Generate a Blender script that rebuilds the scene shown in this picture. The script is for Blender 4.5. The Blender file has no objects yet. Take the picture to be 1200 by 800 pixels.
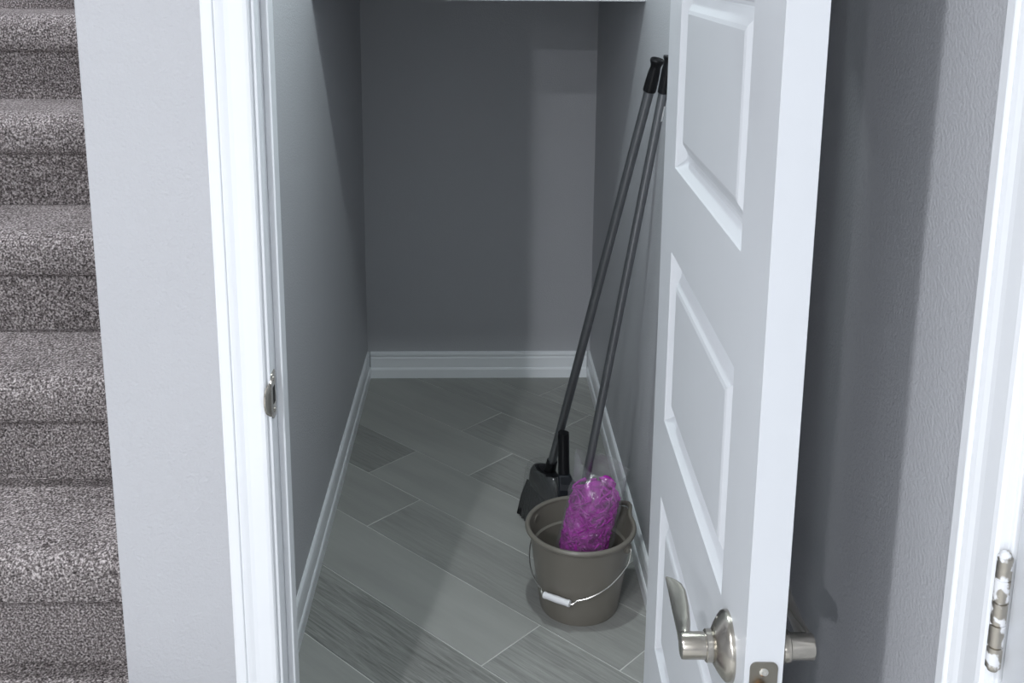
import bpy, bmesh, math, random
from mathutils import Vector, Matrix
random.seed(7)
S = bpy.context.scene
COL = S.collection
PI = math.pi

# ------------------------------------------------------------------ camera
H = 1.58
cam = bpy.data.cameras.new('camera')
cam.sensor_fit = 'HORIZONTAL'; cam.sensor_width = 36.0
cam.lens = 36.0 * 1207.0 / 1200.0
cam.shift_y = -184.0 / 1200.0          # the photograph is cropped from the lower half of an upright frame
cam.clip_start = 0.02
camo = bpy.data.objects.new('camera', cam); COL.objects.link(camo)
def _ray(x, y): return Vector((x - 600.0, 216.0 - y, -1207.0)).normalized()
_fy = _ray(562.6, -44.0); _up = -_ray(553.0, 5820.0)
_up = (_up - _fy * _fy.dot(_up)).normalized(); _rt = _fy.cross(_up)
camo.matrix_world = Matrix.Translation((0, 0, H)) @ Matrix((_rt, _fy, _up)).to_4x4()
S.camera = camo

# ------------------------------------------------------------------ world, exposure
w = bpy.data.worlds.new('world'); S.world = w; w.use_nodes = True
w.node_tree.nodes['Background'].inputs[0].default_value = (0.75, 0.85, 1.0, 1)
w.node_tree.nodes['Background'].inputs[1].default_value = 0.05
S.view_settings.view_transform = 'Standard'; S.view_settings.look = 'None'
S.view_settings.exposure = 0.94; S.view_settings.gamma = 1.0
S.view_settings.use_curve_mapping = False

# ceiling lamps: (x, y, watts, ring label)
LAMP_COL = (0.925, 0.950, 1.0)
CEIL = 2.44
LAMPS = [
    (0.06, 1.96, CEIL, 6.4, 'round white recessed light in the closet ceiling'),
    (-0.64, 0.00, CEIL, 11.0, 'round white recessed light in the hall ceiling before the closet door'),
    (-1.98, -1.18, CEIL, 17.0, 'round white recessed light over the open side of the hall'),
    (-1.05, -2.00, CEIL, 34.0, 'round white recessed light in the middle of the hall ceiling'),
    (-1.55, -4.30, CEIL, 25.0, 'round white recessed light deep in the hall ceiling'),
    (-2.00, -6.60, CEIL, 30.0, 'round white recessed light at the far end of the hall ceiling'),
    (-1.10, 2.00, CEIL + 1.7, 30.0, 'unseen round white light added above the carpeted stairs to brighten the treads'),  # added lamp, out of view, lifts the brightness of the stair treads
]

# ------------------------------------------------------------------ helpers
def newmat(name):
    m = bpy.data.materials.new(name); m.use_nodes = True
    nt = m.node_tree; b = nt.nodes['Principled BSDF']
    return m, nt, b
def N(nt, t, **kw):
    n = nt.nodes.new(t)
    for k, v in kw.items(): setattr(n, k, v)
    return n
def plain(name, col, rough=0.5, metal=0.0, spec=0.5, bump=None, vary=0.0, vscale=8.0):
    m, nt, b = newmat(name)
    b.inputs['Base Color'].default_value = (*col, 1)
    b.inputs['Roughness'].default_value = rough; b.inputs['Metallic'].default_value = metal
    b.inputs['Specular IOR Level'].default_value = spec
    tc = N(nt, 'ShaderNodeTexCoord')
    if vary:
        n = N(nt, 'ShaderNodeTexNoise'); n.inputs['Scale'].default_value = vscale; n.inputs['Detail'].default_value = 4
        nt.links.new(tc.outputs['Object'], n.inputs['Vector'])
        r = N(nt, 'ShaderNodeValToRGB')
        r.color_ramp.elements[0].position = 0.3; r.color_ramp.elements[1].position = 0.7
        r.color_ramp.elements[0].color = (*[c * (1 - vary) for c in col], 1)
        r.color_ramp.elements[1].color = (*[min(1, c * (1 + vary)) for c in col], 1)
        nt.links.new(n.outputs['Fac'], r.inputs['Fac']); nt.links.new(r.outputs['Color'], b.inputs['Base Color'])
    if bump:
        sc, st, di = bump
        n = N(nt, 'ShaderNodeTexNoise'); n.inputs['Scale'].default_value = sc; n.inputs['Detail'].default_value = 3
        nt.links.new(tc.outputs['Object'], n.inputs['Vector'])
        bp = N(nt, 'ShaderNodeBump'); bp.inputs['Strength'].default_value = st; bp.inputs['Distance'].default_value = di
        nt.links.new(n.outputs['Fac'], bp.inputs['Height']); nt.links.new(bp.outputs['Normal'], b.inputs['Normal'])
    return m

M = {}
M['paint'] = plain('wall_paint', (0.503, 0.508, 0.530), 0.55, bump=(230, 0.70, 0.0018), vary=0.015, vscale=3)
M['ceil'] = plain('ceiling_paint', (0.78, 0.78, 0.77), 0.8, bump=(90, 0.3, 0.001))
M['trim'] = plain('trim_paint', (0.84, 0.86, 0.885), 0.32, bump=(35, 0.06, 0.001), vary=0.01)
M['door'] = plain('door_paint', (0.625, 0.645, 0.672), 0.36, bump=(220, 0.05, 0.0006), vary=0.01)
M['nickel'] = plain('satin_nickel', (0.43, 0.405, 0.36), 0.24, 1.0)
M['plate'] = plain('dark_nickel_plate', (0.25, 0.235, 0.20), 0.32, 1.0)
M['steel'] = plain('screw_steel', (0.65, 0.63, 0.58), 0.25, 1.0)
M['brass'] = plain('latch_brass', (0.22, 0.12, 0.05), 0.3, 1.0)
M['dark'] = plain('dark_void', (0.01, 0.01, 0.01), 0.8)
M['pole'] = plain('grey_tube', (0.20, 0.205, 0.215), 0.36, 0.9)
M['black'] = plain('black_plastic', (0.005, 0.005, 0.006), 0.30, spec=0.25)
M['slate'] = plain('slate_plastic', (0.012, 0.014, 0.018), 0.35, spec=0.3)
M['bristle'] = plain('bristles', (0.006, 0.006, 0.007), 0.6, spec=0.2)
M['bucket'] = plain('taupe_plastic', (0.178, 0.164, 0.140), 0.32, bump=(60, 0.05, 0.001))
M['wire'] = plain('bail_wire', (0.78, 0.77, 0.74), 0.22, 1.0)
M['grip'] = plain('white_grip', (0.80, 0.80, 0.82), 0.4)
M['grout'] = plain('grout', (0.62, 0.62, 0.60), 0.85, vary=0.25, vscale=5)
M['sticker'] = plain('white_sticker', (0.85, 0.85, 0.85), 0.45)
M['slab'] = plain('hall_floor', (0.20, 0.20, 0.19), 0.45, vary=0.15, vscale=4)
M['magenta'] = plain('magenta_microfibre', (0.36, 0.006, 0.33), 0.75, bump=(140, 0.8, 0.004), vary=0.35, vscale=60)

def make_tilemat():
    m, nt, b = newmat('wood_look_tile')
    tc = N(nt, 'ShaderNodeTexCoord'); oi = N(nt, 'ShaderNodeObjectInfo')
    add = N(nt, 'ShaderNodeVectorMath', operation='ADD')
    cmb = N(nt, 'ShaderNodeCombineXYZ')
    mul = N(nt, 'ShaderNodeMath', operation='MULTIPLY'); mul.inputs[1].default_value = 37.0
    nt.links.new(oi.outputs['Random'], mul.inputs[0])
    for i in range(3): nt.links.new(mul.outputs[0], cmb.inputs[i])
    nt.links.new(tc.outputs['Object'], add.inputs[0]); nt.links.new(cmb.outputs[0], add.inputs[1])
    mp = N(nt, 'ShaderNodeMapping'); mp.inputs['Scale'].default_value = (3.2, 60.0, 1.0)
    nt.links.new(add.outputs[0], mp.inputs['Vector'])
    g = N(nt, 'ShaderNodeTexNoise'); g.inputs['Scale'].default_value = 1.6; g.inputs['Detail'].default_value = 8
    g.inputs['Roughness'].default_value = 0.68; g.inputs['Distortion'].default_value = 1.1
    nt.links.new(mp.outputs[0], g.inputs['Vector'])
    mp2 = N(nt, 'ShaderNodeMapping'); mp2.inputs['Scale'].default_value = (1.4, 9.0, 1.0)
    nt.links.new(add.outputs[0], mp2.inputs['Vector'])
    c = N(nt, 'ShaderNodeTexNoise'); c.inputs['Scale'].default_value = 1.5; c.inputs['Detail'].default_value = 3
    nt.links.new(mp2.outputs[0], c.inputs['Vector'])
    # how grainy each tile is comes from its own colour: R = lightness, G = grain strength
    sep = N(nt, 'ShaderNodeSeparateColor'); nt.links.new(oi.outputs['Color'], sep.inputs[0])
    r = N(nt, 'ShaderNodeMapRange'); r.inputs[1].default_value = 0.35; r.inputs[2].default_value = 0.62
    r.inputs[3].default_value = -1.0; r.inputs[4].default_value = 0.35
    nt.links.new(g.outputs['Fac'], r.inputs[0])
    gm = N(nt, 'ShaderNodeMath', operation='MULTIPLY'); nt.links.new(r.outputs[0], gm.inputs[0]); nt.links.new(sep.outputs['Green'], gm.inputs[1])
    r2 = N(nt, 'ShaderNodeMapRange'); r2.inputs[1].default_value = 0.3; r2.inputs[2].default_value = 0.7
    r2.inputs[3].default_value = -0.10; r2.inputs[4].default_value = 0.07
    nt.links.new(c.outputs['Fac'], r2.inputs[0])
    s1 = N(nt, 'ShaderNodeMath', operation='ADD'); nt.links.new(gm.outputs[0], s1.inputs[0]); nt.links.new(r2.outputs[0], s1.inputs[1])
    s2 = N(nt, 'ShaderNodeMath', operation='ADD'); nt.links.new(s1.outputs[0], s2.inputs[0]); s2.inputs[1].default_value = 1.0
    s3 = N(nt, 'ShaderNodeMath', operation='MULTIPLY'); nt.links.new(s2.outputs[0], s3.inputs[0]); nt.links.new(sep.outputs['Red'], s3.inputs[1])
    mixc = N(nt, 'ShaderNodeVectorMath', operation='SCALE')
    mixc.inputs[0].default_value = (0.345, 0.347, 0.328)
    nt.links.new(s3.outputs[0], mixc.inputs['Scale'])
    nt.links.new(mixc.outputs[0], b.inputs['Base Color'])
    b.inputs['Roughness'].default_value = 0.42; b.inputs['Specular IOR Level'].default_value = 0.4
    bp = N(nt, 'ShaderNodeBump'); bp.inputs['Strength'].default_value = 0.25; bp.inputs['Distance'].default_value = 0.0008
    nt.links.new(g.outputs['Fac'], bp.inputs['Height']); nt.links.new(bp.outputs['Normal'], b.inputs['Normal'])
    return m
M['tile'] = make_tilemat()

def make_carpet():
    m, nt, b = newmat('speckled_carpet')
    tc = N(nt, 'ShaderNodeTexCoord')
    v = N(nt, 'ShaderNodeTexNoise'); v.inputs['Scale'].default_value = 270; v.inputs['Detail'].default_value = 2.5; v.inputs['Roughness'].default_value = 0.7
    nt.links.new(tc.outputs['Object'], v.inputs['Vector'])
    r = N(nt, 'ShaderNodeValToRGB'); e = r.color_ramp.elements
    e[0].position = 0.33; e[0].color = (0.030, 0.026, 0.026, 1)
    e[1].position = 0.68; e[1].color = (0.68, 0.63, 0.62, 1)
    k = e.new(0.50); k.color = (0.202, 0.180, 0.176, 1)
    nt.links.new(v.outputs['Fac'], r.inputs['Fac'])
    n2 = N(nt, 'ShaderNodeTexNoise'); n2.inputs['Scale'].default_value = 7; n2.inputs['Detail'].default_value = 3
    nt.links.new(tc.outputs['Object'], n2.inputs['Vector'])
    mr = N(nt, 'ShaderNodeMapRange'); mr.inputs[1].default_value = 0.3; mr.inputs[2].default_value = 0.7; mr.inputs[3].default_value = 0.86; mr.inputs[4].default_value = 1.14
    nt.links.new(n2.outputs['Fac'], mr.inputs[0])
    sc = N(nt, 'ShaderNodeVectorMath', operation='SCALE'); nt.links.new(r.outputs['Color'], sc.inputs[0]); nt.links.new(mr.outputs[0], sc.inputs['Scale'])
    nt.links.new(sc.outputs[0], b.inputs['Base Color'])
    b.inputs['Roughness'].default_value = 1.0; b.inputs['Specular IOR Level'].default_value = 0.05
    bp = N(nt, 'ShaderNodeBump'); bp.inputs['Strength'].default_value = 0.9; bp.inputs['Distance'].default_value = 0.006
    nt.links.new(v.outputs['Fac'], bp.inputs['Height']); nt.links.new(bp.outputs['Normal'], b.inputs['Normal'])
    return m
M['carpet'] = make_carpet()

def make_film(name, tint, haze, rough):
    m = bpy.data.materials.new(name); m.use_nodes = True; nt = m.node_tree
    nt.nodes.clear()
    out = N(nt, 'ShaderNodeOutputMaterial')
    tr = N(nt, 'ShaderNodeBsdfTransparent'); tr.inputs[0].default_value = (*tint, 1)
    df = N(nt, 'ShaderNodeBsdfDiffuse'); df.inputs[0].default_value = (0.75, 0.78, 0.78, 1)
    gl = N(nt, 'ShaderNodeBsdfGlossy'); gl.inputs['Roughness'].default_value = rough
    tc = N(nt, 'ShaderNodeTexCoord'); n = N(nt, 'ShaderNodeTexNoise'); n.inputs['Scale'].default_value = 24; n.inputs['Detail'].default_value = 4
    n.inputs['Distortion'].default_value = 1.0
    nt.links.new(tc.outputs['Object'], n.inputs['Vector'])
    bp = N(nt, 'ShaderNodeBump'); bp.inputs['Strength'].default_value = 0.8; bp.inputs['Distance'].default_value = 0.012
    nt.links.new(n.outputs['Fac'], bp.inputs['Height']); nt.links.new(bp.outputs['Normal'], gl.inputs['Normal'])
    m1 = N(nt, 'ShaderNodeMixShader'); m1.inputs[0].default_value = haze
    nt.links.new(tr.outputs[0], m1.inputs[1]); nt.links.new(df.outputs[0], m1.inputs[2])
    m2 = N(nt, 'ShaderNodeMixShader'); m2.inputs[0].default_value = 0.10
    nt.links.new(m1.outputs[0], m2.inputs[1]); nt.links.new(gl.outputs[0], m2.inputs[2])
    nt.links.new(m2.outputs[0], out.inputs[0])
    return m
M['bag'] = make_film('cloudy_plastic_bag', (0.96, 0.96, 0.97), 0.075, 0.14)
M['wrap'] = make_film('clear_plastic_wrap', (0.97, 0.97, 0.97), 0.05, 0.06)

def make_worn():
    m, nt, b = newmat('paint_splashed_nickel')
    tc = N(nt, 'ShaderNodeTexCoord'); n = N(nt, 'ShaderNodeTexNoise'); n.inputs['Scale'].default_value = 70; n.inputs['Detail'].default_value = 3
    nt.links.new(tc.outputs['Object'], n.inputs['Vector'])
    r = N(nt, 'ShaderNodeValToRGB'); r.color_ramp.elements[0].position = 0.53; r.color_ramp.elements[1].position = 0.58
    nt.links.new(n.outputs['Fac'], r.inputs[0])
    mx = N(nt, 'ShaderNodeMix', data_type='RGBA'); mx.inputs['A'].default_value = (0.45, 0.42, 0.37, 1); mx.inputs['B'].default_value = (0.78, 0.79, 0.81, 1)
    nt.links.new(r.outputs[0], mx.inputs['Factor']); nt.links.new(mx.outputs['Result'], b.inputs['Base Color'])
    inv = N(nt, 'ShaderNodeMath', operation='SUBTRACT'); inv.inputs[0].default_value = 1.0; nt.links.new(r.outputs[0], inv.inputs[1])
    nt.links.new(inv.outputs[0], b.inputs['Metallic']); b.inputs['Roughness'].default_value = 0.35
    bp = N(nt, 'ShaderNodeBump'); bp.inputs['Strength'].default_value = 0.5; bp.inputs['Distance'].default_value = 0.001
    nt.links.new(n.outputs['Fac'], bp.inputs['Height']); nt.links.new(bp.outputs['Normal'], b.inputs['Normal'])
    return m
M['worn'] = make_worn()

def make_emit():
    m, nt, b = newmat('lamp_lens')
    b.inputs['Base Color'].default_value = (0.9, 0.9, 0.9, 1)
    b.inputs['Emission Color'].default_value = (*LAMP_COL, 1); b.inputs['Emission Strength'].default_value = 6
    return m
M['lens'] = make_emit()

class MB:
    """collects shapes into one mesh"""
    def __init__(s): s.v = []; s.f = []; s.sm = []
    def add(s, vs, fs, smooth=False):
        o = len(s.v); s.v += [tuple(p) for p in vs]
        for f in fs: s.f.append(tuple(i + o for i in f)); s.sm.append(smooth)
        return s
    def box(s, a, b):
        x0, y0, z0 = a; x1, y1, z1 = b
        return s.add([(x0,y0,z0),(x1,y0,z0),(x1,y1,z0),(x0,y1,z0),(x0,y0,z1),(x1,y0,z1),(x1,y1,z1),(x0,y1,z1)],
              [(0,3,2,1),(4,5,6,7),(0,1,5,4),(1,2,6,5),(2,3,7,6),(3,0,4,7)])
    def loft(s, rings, cap=True, smooth=True, closed=True):
        n = len(rings[0]); vs = [p for r in rings for p in r]; fs = []
        for i in range(len(rings) - 1):
            for j in range(n if closed else n - 1):
                k = (j + 1) % n
                fs.append((i*n+j, i*n+k, (i+1)*n+k, (i+1)*n+j))
        s.add(vs, fs, smooth)
        if cap and closed:
            s.add(rings[0], [tuple(range(n))[::-1]]); s.add(rings[-1], [tuple(range(n))])
        return s
    def tube(s, pts, r, n=12, cap=True):
        pts = [Vector(p) for p in pts]; rings = []
        rr = r if isinstance(r, (list, tuple)) else [r] * len(pts)
        t0 = (pts[1] - pts[0]).normalized()
        a = Vector((0, 0, 1)) if abs(t0.z) < 0.9 else Vector((1, 0, 0))
        u = t0.cross(a).normalized()
        for i, p in enumerate(pts):
            t = (pts[min(i+1, len(pts)-1)] - pts[max(i-1, 0)]).normalized()
            u = (u - t * u.dot(t)).normalized(); v = t.cross(u)
            rings.append([p + (u * math.cos(2*PI*j/n) + v * math.sin(2*PI*j/n)) * rr[i] for j in range(n)])
        return s.loft(rings, cap)
    def lathe(s, prof, o, ax, n=32, cap=True):
        """prof = [(radius, distance along ax)]"""
        o = Vector(o); ax = Vector(ax).normalized()
        a = Vector((0, 0, 1)) if abs(ax.z) < 0.9 else Vector((1, 0, 0))
        u = ax.cross(a).normalized(); v = ax.cross(u)
        rings = [[o + ax * d + (u * math.cos(2*PI*j/n) + v * math.sin(2*PI*j/n)) * max(r, 1e-5) for j in range(n)] for r, d in prof]
        return s.loft(rings, cap)
    def prism(s, poly, fn, a, b):
        """poly of 2d points swept from a to b; fn(p, q, t) -> 3d"""
        return s.loft([[fn(p, q, a) for p, q in poly], [fn(p, q, b) for p, q in poly]], True, False)
    def build(s, name, mat, parent=None, loc=None, rotz=0.0, bevel=0.0, seg=2, solid=0.0):
        me = bpy.data.meshes.new(name); me.from_pydata(s.v, [], s.f); me.update()
        bm = bmesh.new(); bm.from_mesh(me); bmesh.ops.remove_doubles(bm, verts=bm.verts, dist=1e-6)
        bmesh.ops.recalc_face_normals(bm, faces=bm.faces); bm.to_mesh(me); bm.free()
        if any(s.sm):
            me.polygons.foreach_set('use_smooth', [True] * len(me.polygons))
            try: me.set_sharp_from_angle(angle=math.radians(38))
            except Exception: pass
        me.materials.append(M[mat])
        o = bpy.data.objects.new(name, me); COL.objects.link(o)
        if parent: o.parent = parent
        if loc: o.location = loc
        o.rotation_euler.z = rotz
        if solid:
            md = o.modifiers.new('solid', 'SOLIDIFY'); md.thickness = solid; md.offset = 0
        if bevel:
            md = o.modifiers.new('bevel', 'BEVEL'); md.width = bevel; md.segments = seg; md.limit_method = 'ANGLE'; md.angle_limit = math.radians(40)
        return o
def tag(o, label=None, cat=None, group=None, kind=None):
    if label: o['label'] = label
    if cat: o['category'] = cat
    if group: o['group'] = group
    if kind: o['kind'] = kind
    return o
def empty(name, loc=(0,0,0), rotz=0.0):
    o = bpy.data.objects.new(name, None); COL.objects.link(o); o.location = loc; o.rotation_euler.z = rotz
    o.empty_display_size = 0.05
    return o
def struct(name, mb, mat, label, cat, **kw):
    return tag(mb.build(name, mat, **kw), label, cat, kind='structure')

# ------------------------------------------------------------------ the room
XL, XR = -0.433, 0.430           # closet side walls; the right one runs on along the hall
YF, YB = 1.437, 3.775            # hall side of the closet front wall, closet back wall
JL, JR = -0.309, 0.306           # jamb faces of the closet doorway
XS = -0.552                      # stair side of the dividing wall
XSL = -1.62                      # wall on the far side of the stairs
RX0, RY0 = -3.3, -7.6            # the hall behind the camera
WT = 0.125
DH = 2.045                       # head of the doorways
ST_END = 4.20

floor = struct('floor', MB().box((RX0 - .12, RY0 - .12, -0.15), (XR + .14, ST_END + .12, -0.0016)), 'grout',
               'grey wood-look porcelain tile floor laid diagonally with pale grout', 'floor')
struct('wall_left', MB().box((XS, YF + WT, 0), (XL, YB + .12, CEIL)), 'paint', 'light grey painted wall between the carpeted stairs and the closet', 'wall')
mb = MB().box((XS, YF, 0), (JL - .019, YF + WT, CEIL)).box((JR + .019, YF, 0), (XR, YF + WT, CEIL)).box((JL - .019, YF, DH + .019), (JR + .019, YF + WT, CEIL))
struct('wall_front', mb, 'paint', 'light grey wall around the closet doorway', 'wall', bevel=0.003)
struct('wall_back', MB().box((XL, YB, 0), (XR, YB + .12, CEIL)), 'paint', 'shaded grey wall at the back of the closet', 'wall')
SD0, SD1 = -0.030, 0.738         # side doorway in the right wall (y range)
mb = MB().box((XR, SD1 + .019, 0), (XR + .12, YB + .12, CEIL)).box((XR, RY0, 0), (XR + .12, SD0 - .019, CEIL)).box((XR, SD0 - .019, DH + .019), (XR + .12, SD1 + .019, CEIL))
struct('wall_right', mb, 'paint', 'grey painted wall on the hinge side of the open closet door', 'wall')
struct('wall_bulkhead', MB().box((XL, 2.700, 1.484), (XR, YB, CEIL)), 'paint', 'low grey bulkhead across the back of the closet', 'bulkhead', bevel=0.002)
struct('wall_stair', MB().box((XSL - .12, YF, 0), (XSL, ST_END, CEIL + 1.7)), 'paint', 'light grey wall on the far side of the carpeted stairs', 'wall')
struct('wall_stair_end', MB().box((XSL - .12, ST_END, 0), (XS, ST_END + .12, CEIL + 1.7)), 'paint', 'light grey wall at the head of the stairs', 'wall')
struct('wall_stairwell', MB().box((XS, YF + .1, CEIL + .12), (XS + .12, ST_END, CEIL + 1.7)).box((XSL - .12, YF - .02, CEIL + .12), (XS + .12, YF + .1, CEIL + 1.7)), 'paint', 'light grey upper walls of the stairwell', 'wall')
struct('wall_beside', MB().box((RX0, YF, 0), (XSL - .12, YF + WT, CEIL)), 'paint', 'light grey hall wall left of the stairs', 'wall')
struct('wall_rear', MB().box((RX0 - .12, RY0 - .12, 0), (XR + .12, RY0, CEIL)), 'paint', 'light grey wall at the far end of the hall', 'wall')
struct('wall_outer', MB().box((RX0 - .12, RY0, 0), (RX0, YF + WT, CEIL)), 'paint', 'light grey long wall of the hall', 'wall')
cb = MB().box((RX0 - .12, RY0 - .12, CEIL), (XR + .12, YF + .1, CEIL + .12)).box((XS, YF + .1, CEIL), (XR + .12, YB + .12, CEIL + .12)).box((XSL - .12, YF - .02, CEIL + 1.7), (XS + .12, ST_END + .12, CEIL + 1.8))
struct('ceiling', cb, 'ceil', 'white flat ceiling', 'ceiling')

# floor tiles, 0.203 x 0.90 m, laid at 45 degrees (joints as measured)
TA = math.radians(135.6)
U = Vector((math.cos(TA), math.sin(TA))); V = Vector((math.sin(TA), -math.cos(TA)))
PV, PU, V0 = 0.2052, 0.9000, 1.492
def clip(poly, ax, lim, keep_less):
    out = []
    for i in range(len(poly)):
        p, q = poly[i], poly[(i + 1) % len(poly)]
        ip = (p[ax] <= lim) == keep_less; iq = (q[ax] <= lim) == keep_less
        if ip: out.append(p)
        if ip != iq:
            t = (lim - p[ax]) / (q[ax] - p[ax]); out.append(p + (q - p) * t)
    return out
# (row, piece) -> (lightness, grain) for the tiles one can tell apart in the closet
LOOK = {(-1, 1): (0.86, 0.42), (-1, 2): (0.86, 0.42), (-2, 1): (1.02, 0.04), (-2, 2): (1.02, 0.04), (0, 1): (1.06, 0.02), (0, 0): (0.98, 0.26), (1, 1): (0.94, 0.13), (1, 2): (0.98, 0.04), (1, 0): (0.98, 0.10),
        (2, 2): (0.84, 0.20), (2, 1): (1.04, 0.03), (3, 2): (1.02, 0.04), (3, 1): (0.95, 0.20), (4, 2): (0.98, 0.04),
        (4, 1): (0.92, 0.18), (5, 2): (0.93, 0.16), (5, 1): (0.92, 0.18)}
for row in range(-13, 8):
    off = 1.454 if row % 2 == 0 else 1.212
    for k in range(-4, 4):
        u0 = off + (k - 1) * PU + 0.0016; u1 = u0 + PU - 0.0032
        v0 = V0 + row * PV + 0.0016; v1 = v0 + PV - 0.0032
        poly = [U * a + V * b for a, b in ((u0, v0), (u1, v0), (u1, v1), (u0, v1))]
        for ax, lim, less in ((0, XR, True), (0, XL, False), (1, YB, True), (1, 0.1, False)):
            poly = clip(poly, ax, lim, less)
            if len(poly) < 3: break
        if len(poly) < 3: continue
        ctr = sum(poly, Vector((0, 0))) / len(poly)
        loc = [Vector(((p - ctr).dot(U), (p - ctr).dot(V))) for p in poly]
        area = 0.5 * abs(sum(loc[i].x * loc[(i+1) % len(loc)].y - loc[(i+1) % len(loc)].x * loc[i].y for i in range(len(loc))))
        if area < 2e-4: continue
        rad = min(p.length for p in loc); ins = 0.0014
        inner = [p * (1 - ins / max(p.length, 0.01)) for p in loc]
        n = len(loc)
        vs = [(p.x, p.y, -0.006) for p in loc] + [(p.x, p.y, -0.0009) for p in loc] + [(p.x, p.y, 0.0) for p in inner]
        fs = [(i, (i+1) % n, n + (i+1) % n, n + i) for i in range(n)] + [(n + i, n + (i+1) % n, 2*n + (i+1) % n, 2*n + i) for i in range(n)] + [tuple(range(2*n, 3*n))]
        # local frame: x along the tile, y across (V is clockwise from U, so y is mirrored)
        vs = [(a, -b, c) for a, b, c in vs]
        t = MB().add(vs, fs).build('tile', 'tile', floor, (ctr.x, ctr.y, 0), TA)
        L, G = LOOK.get((row, k), (random.uniform(0.88, 1.05), random.choice((0.03, 0.05, 0.14, 0.24))))
        t.color = (L, G, 0, 1)

# ------------------------------------------------------------------ trim
BB = [(0, 0), (0.0125, 0), (0.0125, 0.034), (0.0100, 0.040), (0.0078, 0.0415), (0.0078, 0.079), (0.0062, 0.083), (0.0050, 0.086), (0.0085, 0.089),
      (0.0092, 0.096), (0.0072, 0.102), (0.0030, 0.106), (0, 0.106)]
def base(name, fn, a, b, label):
    return struct(name, MB().prism(BB, fn, a, b), 'trim', label, 'baseboard')
base('baseboard_left', lambda p, q, t: (XL + p, t, q), YF + WT, YB, 'white moulded baseboard along the closet wall nearest the stairs')
base('baseboard_right', lambda p, q, t: (XR - p, t, q), YF + WT, YB, 'white moulded baseboard along the closet wall behind the poles')
base('baseboard_back', lambda p, q, t: (t, YB - p, q), XL + .0125, XR - .0125, 'white moulded baseboard across the closet back wall')
base('baseboard_hall', lambda p, q, t: (XR - p, t, q), .815, YF - .016, 'white moulded baseboard on the wall behind the open door')
base('baseboard_divider', lambda p, q, t: (t, YF - p, q), XS, -.379, 'white moulded baseboard below the grey wall beside the stairs')
# casing profile: (across from outer edge, thickness)
CW = 0.064
CAS = [(0, 0), (0, 0.0165), (0.003, 0.018), (0.0150, 0.018), (0.0165, 0.0172), (0.0172, 0.0148), (0.0195, 0.0150), (0.0245, 0.0138), (0.030, 0.0118), (0.036, 0.0112),
       (0.056, 0.0112), (0.061, 0.0102), (0.0635, 0.0075), (0.064, 0.004), (0.064, 0)]
def casing(names, label, fnv, fnh, zt, a, b):
    mb = MB()
    mb.prism(CAS, fnv(0), 0.0, zt + CW); mb.prism(CAS, fnv(1), 0.0, zt + CW); mb.prism(CAS, fnh, a, b)
    return struct(names, mb, 'trim', label, 'door casing')
RV = 0.005
casing('trim_1', 'white moulded casing around the closet doorway',
       lambda s: (lambda p, q, t: (JL - RV - CW + p, YF - q, t)) if s == 0 else (lambda p, q, t: (JR + RV + CW - p, YF - q, t)),
       lambda p, q, t: (t, YF - q, DH + RV + CW - p), DH + RV, JL - RV, JR + RV)
casing('trim_2', 'white moulded casing around the closed side door',
       lambda s: (lambda p, q, t: (XR - q, SD1 + RV + CW - p, t)) if s == 0 else (lambda p, q, t: (XR - q, SD0 - RV - CW + p, t)),
       lambda p, q, t: (XR - q, t, DH + RV + CW - p), DH + RV, SD0 - RV, SD1 + RV)
# jambs with stops
mb = MB().box((JL - .019, YF, 0), (JL, YF + WT, DH)).box((JR, YF, 0), (JR + .019, YF + WT, DH)).box((JL - .019, YF, DH), (JR + .019, YF + WT, DH + .019))
mb.box((JL, YF + .040, 0), (JL + .011, YF + .075, DH)).box((JR - .011, YF + .040, 0), (JR, YF + .075, DH)).box((JL + .011, YF + .040, DH - .011), (JR - .011, YF + .075, DH))
jamb = struct('trim_3', mb, 'trim', 'white jamb with door stop lining the closet doorway', 'door jamb', bevel=0.0015)
mb = MB().box((XR, SD1, 0), (XR + .12, SD1 + .019, DH)).box((XR, SD0 - .019, 0), (XR + .12, SD0, DH)).box((XR, SD0 - .019, DH), (XR + .12, SD1 + .019, DH + .019))
mb.box((XR + .040, SD1 - .011, 0), (XR + .075, SD1, DH)).box((XR + .040, SD0, 0), (XR + .075, SD0 + .011, DH)).box((XR + .040, SD0 + .011, DH - .011), (XR + .075, SD1 - .011, DH))
struct('trim_4', mb, 'trim', 'white jamb with door stop lining the side doorway', 'door jamb', bevel=0.0015)
# strike plate on the left jamb
mb = MB()
zc = 0.945
poly = [(YF - .006, zc - .018), (YF + .004, zc - .033), (YF + .012, zc - .036), (YF + .026, zc - .036), (YF + .030, zc - .032), (YF + .030, zc + .032), (YF + .026, zc + .036), (YF + .012, zc + .036), (YF + .004, zc + .033), (YF - .006, zc + .018)]
mb.prism(poly, lambda p, q, t: (t, p, q), JL - .0005, JL + .0016)
rings = []
for i in range(9):
    u_ = -1 + 2 * i / 8; zz = zc + .026 * u_; e = math.sqrt(max(0.02, 1 - u_ * u_))
    rings.append([(JL + .0016, YF - .004, zz), (JL + .0010, YF - .004 - .006 * e, zz), (JL - .0050 * e, YF - .004 - .0125 * e, zz), (JL - .0075 * e, YF - .004 - .0128 * e, zz),
                  (JL - .0072 * e, YF - .004 - .0116 * e, zz), (JL - .0045 * e, YF - .004 - .0112 * e, zz), (JL - .0002, YF - .004 - .005 * e, zz), (JL - .0002, YF - .004, zz)])
mb.loft(rings)
sp = mb.build('strike_plate', 'nickel', jamb)
MB().box((JL + .0005, YF + .010, zc - .013), (JL + .0020, YF + .022, zc + .013)).build('strike_hole', 'dark', sp)
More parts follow.
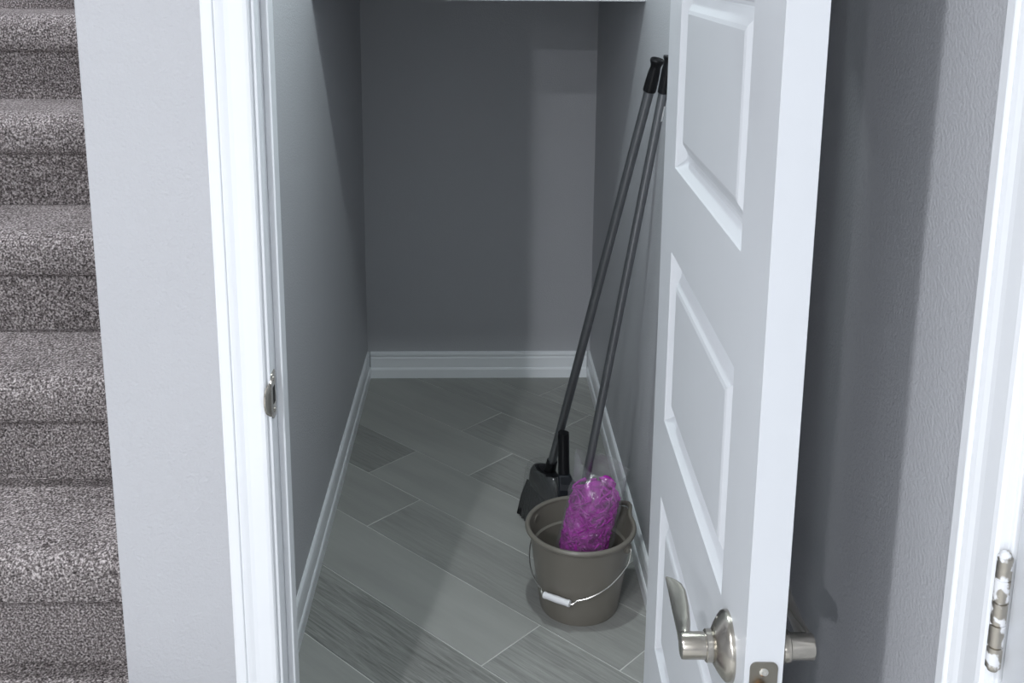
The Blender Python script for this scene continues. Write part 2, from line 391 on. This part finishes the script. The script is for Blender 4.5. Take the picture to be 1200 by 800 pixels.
for dz in (-.025, .025):
    MB().lathe([(.0036, 0), (.0036, .0006), (.0022, .0011)], (JL + .0016, YF + .016, zc + dz), (1, 0, 0), 14).build('screw', 'steel', sp)

# ------------------------------------------------------------------ panelled doors
PROF = [(0.0, 0.0), (0.0020, 0.0022), (0.0050, 0.0048), (0.0140, 0.0124), (0.0170, 0.0136), (0.0205, 0.0136), (0.0230, 0.0124), (0.0380, 0.0030), (0.0425, 0.0018), (0.0450, 0.0018)]
PZ = [(0.237, 0.482), (0.597, 0.842), (0.957, 1.202), (1.317, 1.562), (1.677, 1.922)]
DT = 0.035
def door(name, W, loc, th, label):
    """local x runs from the latch edge to the hinge edge, faces at y = 0 and y = -DT"""
    a, b = 0.108, W - 0.096
    root = empty(name, loc, th)
    tag(root, label, 'door', kind='structure')
    z0, z1 = 0.012, 2.040
    fr = MB().box((0, -DT, z0), (a, 0, z1)).box((b, -DT, z0), (W, 0, z1))
    zs = [z0] + [v for p in PZ for v in p] + [z1]
    for i in range(0, len(zs), 2): fr.box((a, -DT, zs[i]), (b, 0, zs[i + 1]))
    # drop the hidden faces between neighbours by merging: leave as boxes, joints are flush
    fr.build('frame', 'door', root, bevel=0.0)
    for (p0, p1) in PZ:
        mb = MB()
        for side in (0, 1):
            rings = []
            for d, dep in PROF:
                y = -dep if side == 0 else -DT + dep
                rings.append([(a + d, y, p0 + d), (b - d, y, p0 + d), (b - d, y, p1 - d), (a + d, y, p1 - d)])
            n = 4; vs = [p for r in rings for p in r]; fs = []
            for i in range(len(rings) - 1):
                for j in range(n):
                    k = (j + 1) % n; fs.append((i*n+j, i*n+k, (i+1)*n+k, (i+1)*n+j))
            fs.append(tuple(range((len(rings)-1)*n, len(rings)*n)))
            mb.add(vs, fs)
        # orient each side outwards
        me = mb.build('panel', 'door', root)
    return root
D1TH = math.radians(88.12)
door1 = door('door_1', 0.610, (0.241, 0.815, 0), D1TH, 'white five-panel closet door standing open with a satin nickel lever')
door2 = door('door_2', SD1 - SD0 - 0.006, (XR + .003, SD0 + .003, 0), PI / 2, 'closed white side door next to the grey wall')

def lever_set(root, s, z, side):
    """side +1: face at local y=0; -1: the other face"""
    y0 = 0.0 if side > 0 else -DT
    h = empty('lever_handle', (0, 0, 0)); h.parent = root
    def P(x, y, zz): return (s + x, y0 + side * y, z + zz)
    ax = (0, side, 0)
    rp = [(.0335, 0), (.0335, .003), (.0325, .0055), (.029, .0085), (.023, .0125), (.0185, .0150), (.0165, .0160)]
    MB().lathe(rp, P(0, 0, 0), ax, 40).build('rosette', 'nickel', h)
    MB().lathe([(.0145, .014), (.0155, .0155), (.0155, .0225), (.0145, .0235)], P(0, 0, 0), ax, 32).build('collar', 'nickel', h)
    MB().lathe([(.0128, .022), (.0128, .0450), (.0122, .0466), (.0102, .0474), (.0040, .0477)], P(0, 0, 0), ax, 32).build('barrel', 'nickel', h)
    # flat blade reaching towards the hinge side, broad side up, pointed at the outer edge
    keys = [(0, -.004, .0415, .000, .0040, .0080), (.06, .001, .0420, .000, .0046, .0112), (.16, .010, .0418, .001, .0056, .0110), (.30, .024, .0402, .003, .0068, .0080),
            (.50, .047, .0392, .005, .0080, .0058), (.72, .072, .0386, .006, .0084, .0044), (.84, .085, .0400, .007, .0070, .0036), (.94, .095, .0432, .0075, .0040, .0028), (1, .101, .0466, .008, .0010, .0012)]
    rings = []
    for i in range(25):
        t = i / 24
        for k in range(len(keys) - 1):
            if keys[k][0] <= t <= keys[k + 1][0]:
                f = (t - keys[k][0]) / (keys[k + 1][0] - keys[k][0]); f = f * f * (3 - 2 * f) * .5 + f * .5
                v = [a + (b - a) * f for a, b in zip(keys[k], keys[k + 1])]; break
        _, x, y, zc_, hy, hz = v
        ring = []
        for j in range(20):
            q = 2 * PI * j / 20
            cy = math.copysign(abs(math.cos(q)) ** .7, math.cos(q)) * hy; cz = math.copysign(abs(math.sin(q)) ** .7, math.sin(q)) * hz
            ring.append(P(x, y + cy, zc_ + cz - cy * .45 * min(1, t * 2.5)))
        rings.append(ring)
    MB().loft(rings).build('lever', 'nickel', h)
    for dx, dz in ((.012, .021), (.012, -.021)):
        MB().lathe([(.0026, 0), (.0026, .0008), (.0012, .0012)], P(dx, .0105, dz), ax, 12).build('set_screw', 'steel', h)
    return h
LZ, LS = 0.932, 0.064
lever_set(door1, LS, LZ, 1)
lever_set(door1, LS, LZ, -1)
# latch face plate on the door edge (edge at local x = 0)
def rrect(hw, hh, r, n=5):
    pts = []
    for cx, cy, a0 in ((hw - r, hh - r, 0), (-hw + r, hh - r, 90), (-hw + r, -hh + r, 180), (hw - r, -hh + r, 270)):
        for i in range(n + 1):
            a = math.radians(a0 + 90 * i / n); pts.append((cx + r * math.cos(a), cy + r * math.sin(a)))
    return pts
lp = MB().prism(rrect(.0127, .0305, .006), lambda p, q, t: (t, -DT / 2 + p, LZ + q), .001, -.0012).build('latch_plate', 'plate', door1)
for dz in (-.0205, .0205):
    MB().lathe([(.0042, 0), (.0042, .0004), (.0030, .0010), (.0012, .0007)], (-.0012, -DT / 2, LZ + dz), (-1, 0, 0), 18).build('screw', 'steel', lp)
rings = []
for x, k in ((-.0010, 1), (-.0040, 1), (-.0110, .45)):
    rings.append([(x, -DT / 2 + .0078 * math.cos(2*PI*j/20) * (1 if math.cos(2*PI*j/20) > 0 else k), LZ + .0078 * math.sin(2*PI*j/20)) for j in range(20)])
MB().loft(rings).build('latch_bolt', 'brass', lp)

def hinge(root, x, y, zc, mat):
    """five knuckle butt hinge, pin at local x, y"""
    h = empty('hinge', (0, 0, 0)); h.parent = root
    hl = 0.1016
    for i in range(5):
        za = zc - hl/2 + i * hl/5 + .0004; zb = za + hl/5 - .0008
        MB().lathe([(.0052, 0), (.0062, .0006), (.0062, zb - za - .0006), (.0052, zb - za)], (x, y, za), (0, 0, 1), 18).build('knuckle', mat, h)
    MB().lathe([(.0040, -.0025), (.0050, 0), (.0050, hl), (.0040, hl + .003), (.002, hl + .0045)], (x, y, zc - hl/2), (0, 0, 1), 16).build('pin', mat, h)
    return h
for zc in (0.28, 1.065, 1.83):
    hh = hinge(door2, SD1 - SD0 - 0.0045, .0085, zc, 'worn')
    hinge(door1, 0.6125, -DT - .0045, zc, 'nickel')

# ------------------------------------------------------------------ carpeted stairs
stairs = tag(empty('staircase', (0, 0, 0)), 'flight of stairs carpeted in speckled grey pile beside the light grey wall', 'staircase', kind='structure')
SR, STD, SZ, SY = 0.2000, 0.2400, 0.4546, 1.5076      # rise, run, tread height and tread back of step 0
for k in range(-1, 10):
    z = SZ + k * SR; yr = SY + (k - 1) * STD; zb = max(0.0, z - SR - .012)
    yb = yr + STD + .012
    prof = [(yb, zb), (yr, zb), (yr, z - .093), (yr - .001, z - .0885), (yr - .010, z - .087), (yr - .0165, z - .080), (yr - .0185, z - .068), (yr - .0185, z - .044),
            (yr - .0165, z - .028), (yr - .011, z - .015), (yr - .001, z - .0055), (yr + .014, z - .001), (yr + .03, z), (yr + STD - .004, z), (yb, z - .004)]
    rings = [[(x, p, q) for p, q in prof] for x in (XSL, XS)]
    MB().loft(rings, True, True).build('step', 'carpet', stairs)

# ------------------------------------------------------------------ ceiling lamps
for (lx, ly, lz, pw, lab) in LAMPS:
    r = tag(empty('recessed_light', (lx, ly, lz)), lab, 'ceiling light', 'recessed ceiling lights')
    MB().lathe([(.058, 0), (.078, 0), (.078, -.004), (.074, -.007), (.060, -.005), (.058, -.003)], (0, 0, 0), (0, 0, 1), 40, cap=False).build('trim_ring', 'trim', r)
    MB().lathe([(.058, -.001), (.058, -.003), (.0001, -.003)], (0, 0, 0), (0, 0, 1), 40).build('lens', 'lens', r)
    ld = bpy.data.lights.new('lamp', 'AREA'); ld.shape = 'DISK'; ld.size = 0.085; ld.energy = pw; ld.color = (0.86, 0.97, 0.98) if ly == 1.96 else LAMP_COL
    lo = bpy.data.objects.new('lamp', ld); COL.objects.link(lo); lo.parent = r; lo.location = (0, 0, -.012)

# ------------------------------------------------------------------ bucket
BX, BY, BH = 0.252, 2.318, 0.222
RB, RT = 0.098, 0.1300
SPOUT = math.radians(34); EAR = math.radians(-32)
bucket = tag(empty('bucket', (BX, BY, 0)), 'taupe plastic bucket with a wire bail holding the bagged mop head', 'bucket')
def spout(a, amt):
    d = (a - SPOUT + PI) % (2 * PI) - PI
    return amt * math.exp(-(d / math.radians(11)) ** 2)
def ringb(r, z, amt=0.0, dz=0.0, n=72):
    out = []
    for j in range(n):
        a = 2 * PI * j / n; rr = r + spout(a, amt)
        out.append((rr * math.cos(a), rr * math.sin(a), z + spout(a, dz)))
    return out
def rad(z): return RB + (RT - RB) * z / BH
rg = [ringb(RB - .006, .0), ringb(RB - .001, .001), ringb(RB, .005)]
for z in (.03, .06, .10, .14): rg.append(ringb(rad(z), z))
for z, am in ((.165, .003), (.185, .011), (.205, .022), (BH - .008, .026)): rg.append(ringb(rad(z), z, am))
IN = .0026
for z, am in ((BH - .008, .026), (.205, .022)): rg.append(ringb(rad(z) - IN, z, am))
rg.append(ringb(rad(.185) - IN, .185, .011)); rg.append(ringb(rad(.165) - IN, .165, .003)); rg.append(ringb(rad(.162) - IN, .162, .002)); rg.append(ringb(rad(.158) - IN - .0042, .158, .0))
for z in (.14, .10, .06, .03, .008): rg.append(ringb(rad(z) - IN - .0042, z))
rg.append(ringb(RB - .012, .005)); rg.append(ringb(.001, .004))
MB().loft(rg, cap=True).build('body', 'bucket', bucket)
# rolled rim
rims = []
for j in range(97):
    a = 2 * PI * j / 96
    c = RT + .0020 + spout(a, .027); zc = BH - .006 + spout(a, .006)
    rims.append([((c + .0062 * math.cos(q)) * math.cos(a), (c + .0062 * math.cos(q)) * math.sin(a), zc + .0068 * math.sin(q)) for q in [2 * PI * i / 12 for i in range(12)]])
MB().loft(rims, cap=False).build('rim', 'bucket', bucket)
for sg in (0, 1):
    a = EAR + sg * PI
    er = rad(.195)
    MB().lathe([(.013, -.004), (.013, .006), (.010, .0085), (.004, .0095)], (er * math.cos(a), er * math.sin(a), .193), (math.cos(a), math.sin(a), 0), 20).build('ear', 'bucket', bucket)
# bail: hangs down over the front
bail = empty('bail', (0, 0, 0)); bail.parent = bucket
ea = Vector((math.cos(EAR), math.sin(EAR), 0)); fw = Vector((math.sin(EAR), -math.cos(EAR), 0))
R0 = rad(.195) + .011
def bailp(t):      # t 0..1 from right ear to left ear
    a = PI * t
    drop = .112 * math.sin(a) ** .8
    z = .193 - drop
    lat = R0 * math.cos(a) * (1.0 if abs(math.cos(a)) < .9 else 1.0)
    rr = math.sqrt(max(0.0, (rad(z) + .011) ** 2 - min(abs(lat), rad(z) + .011) ** 2))
    out = max(rr, .02 * math.sin(a))
    return ea * lat + fw * out + Vector((0, 0, z))
pts = [bailp(i / 60) for i in range(61)]
gi0, gi1 = 25, 35
def wirebit(seg):
    MB().tube(seg, .0020, 8).build('wire', 'wire', bail)
gA, gB = pts[gi0], pts[gi1]
axg = (gB - gA).normalized()
shift = fw * .006 - Vector((0, 0, .004))
wirebit([ea * (rad(.195) - .002) + Vector((0, 0, .193))] + pts[0:gi0 - 1] + [gA - axg * .010 + shift * .2, gA - axg * .005 + shift, gA + axg * .004 + shift])
wirebit([gB - axg * .004 + shift, gB + axg * .005 + shift, gB + axg * .010 + shift * .2] + pts[gi1 + 2:61] + [-ea * (rad(.195) - .002) + Vector((0, 0, .193))])
L = (gB - gA).length
MB().lathe([(.0028, 0), (.0078, 0), (.0085, .003), (.0078, .010), (.0088, L * .5), (.0078, L - .010), (.0085, L - .003), (.0078, L), (.0028, L)], gA + shift, axg, 20).build('grip', 'grip', bail)

# ------------------------------------------------------------------ mop in its plastic bag, standing in the bucket
MT = Vector((0.4140, 2.236, 1.384)); MBt = Vector((0.2400, 2.376, 0.130))
md = (MBt - MT).normalized()
mop = tag(empty('mop', (MBt.x, MBt.y, 0)), 'grey-handled mop with a magenta head in a cloudy plastic bag, standing in the bucket', 'mop')
mo = Vector((MBt.x, MBt.y, 0))
def rel(p): return Vector(p) - mo
GL = 0.082
MB().tube([rel(MT + md * GL), rel(MBt)], .0105, 20).build('handle', 'pole', mop)
g = MB().lathe([(.006, -.001), (.0150, 0), (.0155, .004), (.0125, .010), (.0115, .016), (.0130, .030), (.0132, .055), (.0125, GL), (.0105, GL + .002)], rel(MT), md, 24).build('hang_grip', 'black', mop)
st = MT + md * (GL + .028)
lb = MB(); rings = []
uu = md.cross(Vector((0, 0, 1))).normalized(); vv = md.cross(uu)
for d in (0, .035):
    rings.append([rel(st + md * d + (uu * math.cos(q) + vv * math.sin(q)) * .01085) for q in [math.radians(15 + 95 * i / 10) for i in range(11)]])
lb.loft(rings, cap=False, closed=False).build('sticker', 'sticker', mop)
# bag axis follows the handle, bottom resting inside the bucket
ax_t = Vector((0.3030, 2.322, 0.372)); ax_b = Vector((0.2360, 2.300, 0.060))
bd = (ax_b - ax_t).normalized()
wd = Vector((1, -.10, 0)); wd = (wd - bd * wd.dot(bd)).normalized(); dd = bd.cross(wd).normalized()
if dd.y > 0: dd = -dd                # dd points to the front
LEN = (ax_b - ax_t).length
def cross(t, sw, sd, n, rough, rnd):
    """one ring of a squashed pouch at t from the open top (0) to the bottom (1)"""
    c = ax_t + bd * (LEN * t); out = []
    for j in range(n):
        q = 2 * PI * j / n
        k = 1 + rough * rnd[j]
        out.append(rel(c + wd * (sw * math.cos(q) * k) + dd * (sd * math.copysign(abs(math.sin(q)) ** .9, math.sin(q)) * k)))
    return out
# mop head: folded microfibre mass
rings = []; n = 40
for i in range(22):
    t = .13 + .80 * i / 21
    e = math.sin(min(1, (i + .6) / 5) * PI / 2) * math.sin(min(1, (21.6 - i) / 4) * PI / 2)
    rnd = [math.sin(j * 1.9 + i * .8) * .5 + math.sin(j * .9 - i * 1.3) * .5 + random.uniform(-.5, .5) for j in range(n)]
    rings.append(cross(t, (.053 + .005 * math.sin(i)) * e, (.036 + .005 * math.cos(i * 1.3)) * e, n, .07, rnd))
MB().loft(rings).build('mop_head', 'magenta', mop)
# loose strips of the head, too many to count
mbs = MB()
for i in range(150):
    q = random.uniform(0, 2 * PI); t0 = random.uniform(.13, .62); ln = random.uniform(.10, .26); pts2 = []
    for s_ in range(7):
        t = t0 + ln * s_ / 6; w_ = 1.0 + .07 * math.sin(s_ * 1.7 + i)
        qq = q + .35 * math.sin(s_ * .9 + i * 2.1)
        e = math.sin(min(1, (t - .08) / .14) * PI / 2)
        c = ax_t + bd * (LEN * t)
        pts2.append(rel(c + wd * (.0550 * math.cos(qq) * w_ * e) + dd * (.0390 * math.sin(qq) * w_ * e)))
    mbs.tube(pts2, .0034, 5)
so = mbs.build('mop_strip', 'magenta', mop); so['kind'] = 'stuff'
# the bit of cloth that pokes up at the mouth of the bag
kn = MB(); rings = []
kc = ax_t + bd * (LEN * .075) + wd * .018 - dd * .012
for i in range(9):
    t = i / 8; r_ = .0190 * math.sin(PI * (t * .92 + .04)) ** .6
    rings.append([rel(kc + Vector((0, 0, -.040 + .038 * t)) + wd * (math.cos(2*PI*j/14) * r_ * (1 + .32 * math.sin(j * 2.3 + i * 1.7))) + dd * (math.sin(2*PI*j/14) * r_ * .6 * (1 + .3 * math.sin(j * 3.1 - i)))) for j in range(14)])
kn.loft(rings).build('cloth_tuft', 'magenta', mop)
# plastic bag, open at the top
rings = []; n = 56; ph = [random.uniform(0, 6) for _ in range(6)]
for i in range(30):
    t = i / 29 * 1.02
    sw = .0655 - .002 * math.sin(t * 9); sd = .0490 + .003 * math.sin(t * 7 + 1)
    if t < .24: k = t / .24; sd = .0310 + (.0490 - .0310) * k; sw = .068 - .0025 * k
    if t > .88: k = (t - .88) / .14; sw *= 1 - .35 * k ** 2; sd *= 1 - .8 * k ** 2
    c = ax_t + bd * (LEN * t); ring = []
    for j in range(n):
        q = 2 * PI * j / n
        wr = .0022 * math.sin(5 * q + 8 * t + ph[0]) + .0018 * math.sin(9 * q - 17 * t + ph[1]) + .0016 * math.sin(31 * t + 3 * q + ph[2]) + .0010 * math.sin(55 * t - 6 * q + ph[3])
        p = c + wd * ((sw + wr) * math.cos(q)) + dd * ((sd + wr) * math.sin(q))
        if t < .2:     # the mouth: far edge stands higher than the near one, left corner pulled up the handle
            lift = (1 - t / .2)
            p -= bd * (lift * (.016 * -math.sin(q) + .020 * max(0, -math.cos(q)) ** 2 + .003 * math.sin(4 * q + 1)))
        ring.append(rel(p))
    rings.append(ring)
mb = MB().loft(rings, cap=False); mb.add(rings[-1], [tuple(range(n))], True)
mb.build('plastic_bag', 'bag', mop)

# ------------------------------------------------------------------ broom leaning on the right wall
BT = Vector((0.409, 2.368, 1.366)); BB_ = Vector((0.200, 2.645, 0.205))
bdv = (BB_ - BT).normalized()
bo = Vector((BB_.x, BB_.y, 0))
broom = tag(empty('broom', bo), 'grey-handled broom with a black head leaning against the closet wall behind the bucket', 'broom')
def relb(p): return Vector(p) - bo
GB = 0.080
MB().tube([relb(BT + bdv * GB), relb(BB_)], .0118, 20).build('handle', 'pole', broom)
MB().lathe([(.004, .004), (.0090, .0045), (.0150, 0), (.0165, .002), (.0165, .006), (.0130, .014), (.0120, .020), (.0138, .034), (.0150, .052), (.0158, GB - .004), (.0150, GB), (.0118, GB + .002)], relb(BT), bdv, 28).build('hang_grip', 'black', broom)
# ferrule, head block, bristles
hw_ax = Vector((.42, -.907, 0)).normalized()        # width direction of the head
hd_ax = Vector((hw_ax.y, -hw_ax.x, 0))             # towards the camera
hc = BB_ + bdv * .055
MB().lathe([(.0125, -.062), (.0150, -.060), (.0165, -.020), (.0195, .010), (.022, .030)], relb(BB_ + bdv * .04), bdv, 24).build('ferrule', 'black', broom)
def hring(c, hw, hd, z, n=24):
    return [relb(Vector((c.x, c.y, 0)) + hw_ax * (hw * math.copysign(abs(math.cos(2*PI*j/n)) ** .6, math.cos(2*PI*j/n))) + hd_ax * (hd * math.copysign(abs(math.sin(2*PI*j/n)) ** .7, math.sin(2*PI*j/n)))) + Vector((0, 0, z)) for j in range(n)]
hx = Vector((hc.x, hc.y, 0))
MB().loft([hring(hx, .030, .018, .192), hring(hx, .062, .022, .180), hring(hx, .080, .024, .160), hring(hx, .086, .025, .136), hring(hx, .087, .025, .118)]).build('head_block', 'black', broom)
br = MB()
for i in range(26):
    for j in range(5):
        a = -1 + 2 * i / 25 + random.uniform(-.02, .02); b = -1 + 2 * j / 4
        p0 = hx + hw_ax * (.080 * a) + hd_ax * (.019 * b); p1 = hx + hw_ax * (.118 * a) + hd_ax * (.030 * b)
        br.tube([relb(Vector((p0.x, p0.y, .122))), relb(Vector(((p0.x + p1.x) / 2, (p0.y + p1.y) / 2, .065)) + hw_ax * a * .004), relb(Vector((p1.x, p1.y, .001 + random.uniform(0, .006))))], [.0040, .0046, .0042], 6)
bo_ = br.build('bristles', 'bristle', broom); bo_['kind'] = 'stuff'
# clear plastic sleeve still around the head
rings = []
for z, hw, hd in ((.196, .064, .030), (.170, .090, .034), (.13, .098, .036), (.08, .112, .039), (.03, .124, .041), (.006, .128, .042)):
    rr = hring(hx, hw, hd, z, 48)
    rings.append([p + hd_ax * (.004 * math.sin(i * 1.3 + z * 60)) for i, p in enumerate(rr)])
MB().loft(rings, cap=False).build('plastic_sleeve', 'wrap', broom)

# ------------------------------------------------------------------ dustpan clipped on the broom handle
dp_top = BT + bdv * ((0.330 - BT.z) / bdv.z)        # where the clip grips the handle
DO = Vector((0.262, 2.540, 0))
dust = tag(empty('dustpan', DO), 'black dustpan clipped upright onto the lower end of the broom handle', 'dustpan')
def reld(p): return Vector(p) - DO
c0 = Vector((dp_top.x + .006, dp_top.y - .027, .322))
hb = Vector((.2300, 2.560, .205))
MB().tube([reld(c0 + Vector((0, 0, .012))), reld(c0), reld((c0 + hb) / 2), reld(hb)], [.0150, .0160, .0155, .0165], 20).build('handle', 'black', dust)
cl = MB().tube([reld(c0 + Vector((-.012, .006, .006))), reld(c0 + Vector((.014, -.001, .006)))], .0062, 12)
cl.tube([reld(c0 + Vector((-.004, .004, .004))), reld(dp_top + Vector((0, -.012, 0)))], .006, 10)
cl.build('clip', 'black', dust)
# pan: a shallow tray standing on its lip, opening towards the bristles
rings = []
for z, hw, cx, y, dep in ((.228, .016, .230, .012, .016), (.206, .022, .236, .006, .018), (.192, .042, .254, .000, .020), (.176, .050, .261, -.003, .022), (.150, .054, .262, -.004, .024), (.05, .060, .262, -.002, .020), (.003, .064, .262, .000, .012)):
    rings.append([reld(Vector((cx + hw * sx, 2.545 + y + dep * sy * .7, z))) for sx, sy in ((-1, .6), (-.97, -.75), (-.86, -1), (.86, -1), (.97, -.75), (1, .6))])
MB().loft(rings, True, False).build('pan', 'slate', dust, bevel=.003)
